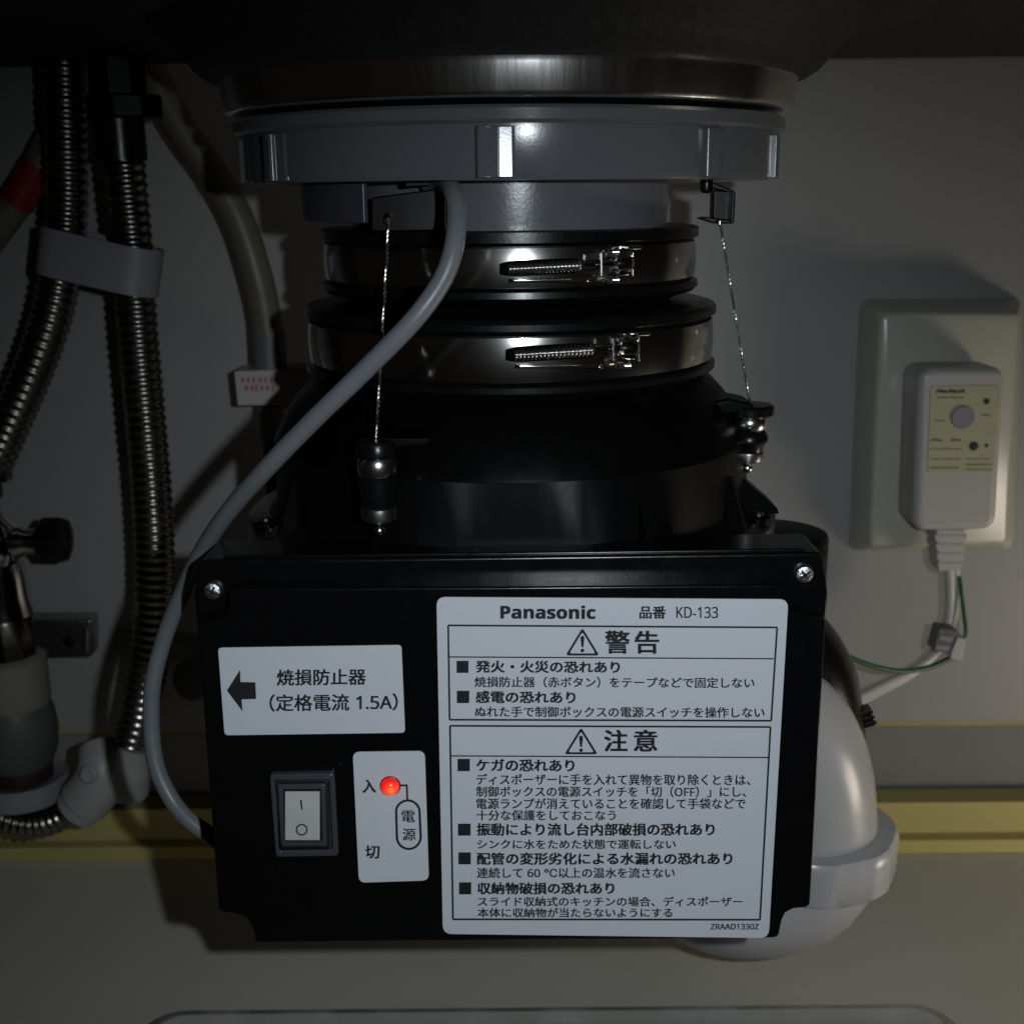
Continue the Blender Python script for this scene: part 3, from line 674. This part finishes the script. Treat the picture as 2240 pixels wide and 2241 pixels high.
bh = thing('beige_hose', at(600,1000,.585), 'smooth beige hose curving down to a white tagged connector behind the disposer', 'hose')
MB().tube(pxpath([(318,120,.585),(352,200,.585),(402,290,.585),(470,385,.585),(522,480,.585),(556,580,.585),(578,670,.585),(588,740,.585)], .004), .0074, 20).build('tube', M['beige'], bh)
MB().tube([at(588,728,.585), at(592,812,.585)], .0080, 20).build('hose_socket', M['dgrey'], bh)
tg = MB().prism(quadround([(512,812),(700,806),(690,884),(520,888)], 5), .574, .598).build('connector_block', M['plug'], bh, bevel=.0006)
tag(tg, 'white connector block printed with two red lines')
for v0, us in ((832, [532,544,556,570,582,594,604]), (850, [540,552,562,574,586,598])):
    mb = MB()
    for k, u in enumerate(us):
        hh_ = 5 + 2*((k*7) % 3)/2
        for q in range(3): strip(mb, (u-4.5, v0-hh_+q*hh_*.8), (u+3.5, v0-hh_+q*hh_*.8+1), 2.2, .5737-.00001*q)
        strip(mb, (u-1+2*(k % 2), v0-hh_-1), (u-1, v0+hh_-1), 2.4, .57365)
    mb.build('faded_print', M['redink'], tg, smooth=False)
MB().tube([at(604,888,.585), at(606,960,.585)], .0088, 18).build('lower_socket', M['beigef'], bh)
MB().tube([at(606,955,.587), at(612,1120,.587)], .0070, 16).build('drop_pipe', M['rubber'], bh)
rh = thing('beige_hose', at(-20,520,.59), 'beige hose wrapped with a red band beside the corrugated hoses', 'hose')
MB().tube(pxpath([(150,250,.592),(108,318,.592),(62,408,.592),(10,480,.592),(-50,560,.592)], .004), .0074, 18).build('tube', M['beige'], rh)
a, b = at(88,362,.592), at(36,446,.592)
MB().tube([a, a.lerp(b,.5), b], .0080, 20).build('band', M['red'], rh)

# ================================================================== STOP VALVE
dv_ = .565
sv = thing('stop_valve', at(0,1700,dv_), 'chrome stop valve with black knob above a beige and green fitting', 'valve')
Z = lambda v: at(10, v, dv_).z
vx = at(2, 1300, dv_)
V2 = lambda prof, nm, m, seg=32, ox=0: MB().lathe([(r, Z(v)-vx.z) for r, v in prof], seg, vx + Vector((ox,0,0))).build(nm, m, sv)
V2([(.0062,1040),(.0066,1055),(.0066,1085),(.005,1092),(.0042,1100),(.0045,1130)], 'inlet_tail', M['dchrome'])
V2([(.0050,1125),(.0105,1150),(.0120,1185),(.0120,1215),(.0105,1235)], 'valve_body', M['chrome'])
V2([(.0115,1230),(.0128,1262),(.0132,1300),(.0145,1330),(.0150,1342),(.0120,1346)], 'chrome_cone', M['chrome'])
V2([(.0130,1344),(.0140,1352),(.0138,1420),(.0142,1434)], 'brass_tail', M['brass'], 10)
V2([(.0150,1430),(.0178,1438),(.0182,1530),(.0170,1540)], 'beige_collar', M['beigef'])
V2([(.0172,1538),(.0190,1556),(.0200,1600),(.0186,1640),(.0158,1668)], 'green_cap', M['green'])
V2([(.0152,1664),(.0156,1670),(.0154,1690),(.0150,1705)], 'red_ring', M['sred'])
V2([(.0100,1702),(.0195,1700),(.0215,1694),(.0224,1698),(.0226,1716),(.0216,1738),(.0150,1746)], 'grey_cup', M['clip'])
p = at(30,1186,dv_)
st_ = MB().lathe([(.0075,-.008),(.0075,.004),(.0062,.006),(.0062,.014)], 24, p, (1,0,0)).build('stem', M['chrome'], sv)
p = at(84,1182,dv_)
MB().lathe([(.0070,0),(.0090,.0012),(.0108,.003),(.0110,.0110),(.0098,.0138),(.0060,.0150),(.001,.0152)], 20, p, (1,0,0), wob=lambda r,z,a: r*(1+.03*math.cos(10*a))).build('knob', M['rubber'], sv)
# wall bracket behind the valve
wbk = thing('wall_bracket', at(130,1440,DW-.004), 'polished steel strap bracket screwed to the wall behind the chrome valve', 'bracket')
MB().prism(quadround([(40,1356),(200,1356),(200,1440),(40,1442)], 8), DW-.014, DW-.001).build('strap', M['strap'], wbk, bevel=.0012)
MB().tube([at(190,1372,DW-.0155), at(190,1402,DW-.0155), at(190,1425,DW-.0155)], [.0014,.0018,.0012], 12).build('rolled_end', M['chrome'], wbk)
MB().lathe([(.0030,0),(.0026,.0012),(.0004,.0016)], 16, at(152,1404,DW-.014), (0,-1,0)).build('screw', M['dchrome'], wbk)

# lower corrugated hose with its white elbow
lh = thing('flexible_hose', at(60,1860,.56), 'corrugated steel hose curving along the floor below the grey cup', 'hose', 'corrugated steel water hoses')
corrug([at(u,v,.56) for u,v in ((-70,1745),(-20,1782),(40,1802),(90,1802),(135,1785),(178,1756))], .0076, .0040, .0012).build('corrugated_tube', M['hose'], lh, angle=80)
we = thing('white_elbow', at(210,1800,.555), 'white plastic elbow fitting with a socket end on the low corrugated hose', 'pipe fitting')
MB().tube(pxpath([(168,1772,.552),(196,1742,.552)], .003), [.0112]*20 if False else .0112, 24).build('socket_ring', M['dwhite'], we, bevel=.0006)
MB().tube(pxpath([(186,1752,.550),(214,1715,.550),(224,1672,.552),(218,1632,.558)], .003), lambda t: .0128-.0028*t*t, 24).build('elbow', M['dwhite'], we, bevel=.0008)
MB().lathe([(.0048,0),(.0046,.0012),(.0036,.0022),(.0034,.0008),(.0003,.0006)], 24, at(197,1694,.5375), (-.15,-1,.1)).build('boss', M['dwhite'], we)
we2 = thing('white_socket', at(285,1720,.56), 'white plastic socket at the foot of the straight corrugated hose', 'pipe fitting')
MB().tube(pxpath([(288,1612,.560),(284,1665,.560),(276,1730,.562)], .004), lambda t: .0092+.0022*(t > .42), 24).build('socket', M['dwhite'], we2, bevel=.0005)
MB().tube([at(300,1610,.560), at(296,1625,.560)], .0105, 24).build('collar', M['dgrey'], we2)
cp_ = thing('pipe_cap', at(425,1535,.56), 'pale translucent round pipe cap tucked behind the control box', 'pipe cap')
MB().lathe([(.0105,-.012),(.0118,-.004),(.0112,.004),(.0098,.0075),(.0030,.0082),(.0003,.0082)], 28, at(434,1482,.57), (-.35,-1,.15)).build('cap', M['beigef'], cp_)
MB().lathe([(.0095,-.04),(.0095,-.010)], 24, at(434,1482,.57), (-.35,-1,.15)).build('stub', M['beigef'], cp_)

# ================================================================== DRAIN
dd = .472
dr = thing('drain_pipe', at(1700,2090,dd), 'white plastic drain pipe bend with a ribbed nut behind the control box', 'pipe')
rp = px(152, dd, 1750)
MB().tube(pxpath([(1600,1560,dd),(1668,1572,dd),(1722,1622,dd),(1752,1700,dd),(1761,1790,dd),(1762,1830,dd)], .004), rp, 48).build('upper_bend', M['white'], dr, bevel=.0005)
MB().tube(pxpath([(1763,1850,dd),(1757,1880,dd),(1733,1908,dd),(1690,1926,dd),(1625,1932,dd),(1570,1920,dd),(1525,1885,dd),(1505,1830,dd),(1500,1760,dd)], .004), rp*1.05, 48).build('lower_bend', M['white'], dr)
cn = at(1763, 1868, dd); rn = px(188, dd, 1860)
nz0, nz1 = at(1763,1952,dd-.022).z, at(1763,1858,dd-.022).z
MB().lathe([(rp*.85, nz1-cn.z+.0008),(rn*.955, nz1-cn.z+.0006),(rn*.985, nz1-cn.z-.0012),(rn, nz1-cn.z-.004),(rn*.985, nz0-cn.z+.002),(rn*.93, nz0-cn.z),(rp, nz0-cn.z)], 96, cn, cap=False,
     wob=lambda r,z,a: r + (.0009/(1+math.exp(-9*(math.cos(8*a+.6)))) if r > rn*.94 else 0)).build('nut', M['white'], dr, angle=50)
be = thing('rubber_elbow', at(1760,1600,dd+.03), 'black rubber elbow leading from the disposer into the white drain pipe', 'pipe')
MB().tube(pxpath([(1600,1395,dd+.02),(1680,1420,dd+.02),(1735,1490,dd+.02),(1752,1580,dd+.02),(1756,1620,dd+.02)], .004), px(134, dd+.02, 1500), 40).build('elbow', M['rubber'], be)
p = at(1894,1566,dd+.015)
MB().box(p, (.0056,.006,.0085), Matrix.Rotation(-.35,3,'Y')).build('clamp_housing', M['dchrome'], be, bevel=.0006)
for k in (-1, 0, 1):
    MB().box(p + Matrix.Rotation(-.35,3,'Y') @ Vector((.0004,-.0031,k*.0026)), (.0050,.0008,.0011), Matrix.Rotation(-.35,3,'Y')).build('clamp_slot', M['brass'], be, smooth=False)

# ================================================================== WALL SOCKET
so = thing('wall_socket', at(2060,1200,DW), 'ivory wall socket box standing proud of the back wall', 'wall socket')
ring = lambda q, r: quadround(q, r, 6)
R = []
for q, r, d in (([(1880,655),(2238,652),(2214,1203),(1856,1206)], 26, DW-.0006), ([(1882,657),(2237,654),(2213,1202),(1858,1205)], 26, DW-.0030),
                ([(1908,674),(2233,672),(2208,1197),(1884,1200)], 24, .600), ([(1920,681),(2229,680),(2204,1194),(1896,1197)], 22, .5935),
                ([(1926,686),(2227,684),(2201,1191),(1902,1194)], 20, .5912), ([(1934,692),(2223,690),(2197,1186),(1910,1189)], 18, .5902)):
    R.append([at(u, v, d) for u, v in ring(q, r)])
MB().rings(R).build('cover_plate', M['ivory'], so, angle=50)
pg = thing('plug_adapter', at(2090,1170,.57), 'white plug adapter with a yellowed label pushed into the wall socket', 'plug')
MB().prism(ring([(2012,806),(2200,803),(2180,1160),(1998,1164)], 34), .562, .5885).build('body', M['plug'], pg, bevel=.0042, bseg=5)
lb = MB().prism(ring([(2036,846),(2188,843),(2172,1034),(2028,1036)], 8), .5616, .5622).build('rating_label', M['plabel'], pg)
tag(lb, 'yellowed label with faded print and a round button')
def smudge(u0, u1, v, h, mt, nm='faded_print'):
    mb = MB(); u = u0; k = 0
    while u < u1 - 3:
        wd = 3 + (k*5 % 4); hh_ = h*(.7+.3*((k*3) % 4)/3)
        strip(mb, (u, v+h-hh_), (min(u+wd, u1), v+h-hh_), hh_, .5614); u += wd + 1.5; k += 1
    mb.build(nm, mt, lb, smooth=False)
smudge(2047,2112,855,8,M['ink'])
for a in ((2050,2110,869,4),(2043,2068,920,3),(2035,2064,962,6),(2078,2102,962,6),(2034,2104,982,3),(2036,2100,1004,3),(2034,2098,1023,4),(2112,2166,1004,3),(2112,2168,1016,4),(2112,2168,1027,3),(2146,2166,908,4)):
    smudge(*a, M['pink'])
MB().lathe([(.0056,-.0006),(.0056,.0004),(.0051,.0009),(.0004,.0007)], 32, at(2105,913,.5616), (0,-1,0)).build('test_button', M['lav'], lb)
for u, v, r in ((2157,878,.0014),(2129,976,.0022),(2157,975,.0009)):
    MB().lathe([(r,-.0004),(r,.0003),(r*.3,.0005)], 16, at(u,v,.5616), (0,-1,0)).build('indicator', M['ink'], lb)
for k in range(4):
    v = 1170 + k*20
    MB().prism(quadround([(2044+k*2,v),(2116-k*4,v),(2115-k*4,v+15),(2045+k*2,v+15)], 4, 3), .567, .581).build('strain_relief_rib', M['plug'], pg, bevel=.0008)
MB().prism([(2047,1158),(2112,1158),(2102,1250),(2052,1250)], .5675, .5805).build('strain_relief_core', M['plug'], pg, bevel=.001)
pcd = thing('white_cable', at(2060,1500,.58), 'pale twin cord looping from the plug adapter to behind the rubber elbow', 'cord')
q = [(2076,1244,.574),(2078,1310,.574),(2070,1370,.574),(2040,1432,.572),(1985,1478,.565),(1925,1510,.555),(1860,1545,.54)]
MB().tube(pxpath(q), .0025, 16).build('sheath', M['cord'], pcd)
MB().tube(pxpath([(u+13-(k*2.1), v-2-k*1.2, d+.0005) for k, (u,v,d) in enumerate(q)]), .0023, 16).build('sheath', M['cord'], pcd)
gw = thing('earth_wire', at(2000,1470,.57), 'thin green earth wire sagging from a small joint connector', 'wire')
MB().tube(pxpath([(2098,1262,.572),(2106,1330,.570),(2112,1385,.568),(2104,1402,.567)]), .0010, 12).build('upper_sheath', M['greenw'], gw)
MB().tube(pxpath([(2082,1438,.566),(2030,1460,.562),(1970,1468,.556),(1905,1456,.548),(1840,1430,.535),(1790,1405,.52)]), .0013, 12).build('lower_sheath', M['greenw'], gw)
cn_ = MB().prism(quadround([(2054,1374),(2096,1380),(2082,1432),(2040,1424)], 4), .562, .572).build('joint_connector', M['dgrey'], gw, bevel=.0005)
for k in (0, 1): MB().prism([(2056-k*8,1390+k*20),(2086-k*8,1394+k*20),(2083-k*8,1404+k*20),(2053-k*8,1400+k*20)], .5616, .563).build('window', M['lav'], cn_, smooth=False)
MB().prism(quadround([(2094,1394),(2112,1398),(2104,1446),(2078,1442),(2080,1428)], 4), .561, .571).build('locking_tab', M['plug'], gw, bevel=.0006)

# ================================================================== CLEAR TRAY ON THE FLOOR
ty = thing('clear_tray', floorpt(1200,2241,FZ+.001), 'scuffed clear plastic tray lying on the cabinet floor', 'tray')
def tr(ins, z):
    x0, x1, y1, y0 = floorpt(330,2203,FZ+.012).x+ins, floorpt(2085,2198,FZ+.012).x-ins, floorpt(1120,2203,FZ+.0085).y-ins, -.34+ins
    r = .016-ins*.3; o = []
    for cx, cy, a0 in ((x1-r, y1-r, 0), (x0+r, y1-r, 90), (x0+r, y0+r, 180), (x1-r, y0+r, 270)):
        for k in range(7):
            a = math.radians(a0+15*k); o.append(Vector((cx+r*math.cos(a), cy+r*math.sin(a), z)))
    return o
MB().rings([tr(.0, FZ+.0084), tr(.0012, FZ+.0088), tr(.0030, FZ+.0082), tr(.0045, FZ+.0040), tr(.009, FZ+.0028)], cap=False).build('rim', M['clear'], ty, bevel=0)
b_ = tr(.009, FZ+.0026); MB().add(b_, [tuple(range(len(b_)))]).build('base', M['clear'], ty, smooth=False)

bpy.data.objects.remove(SPO)
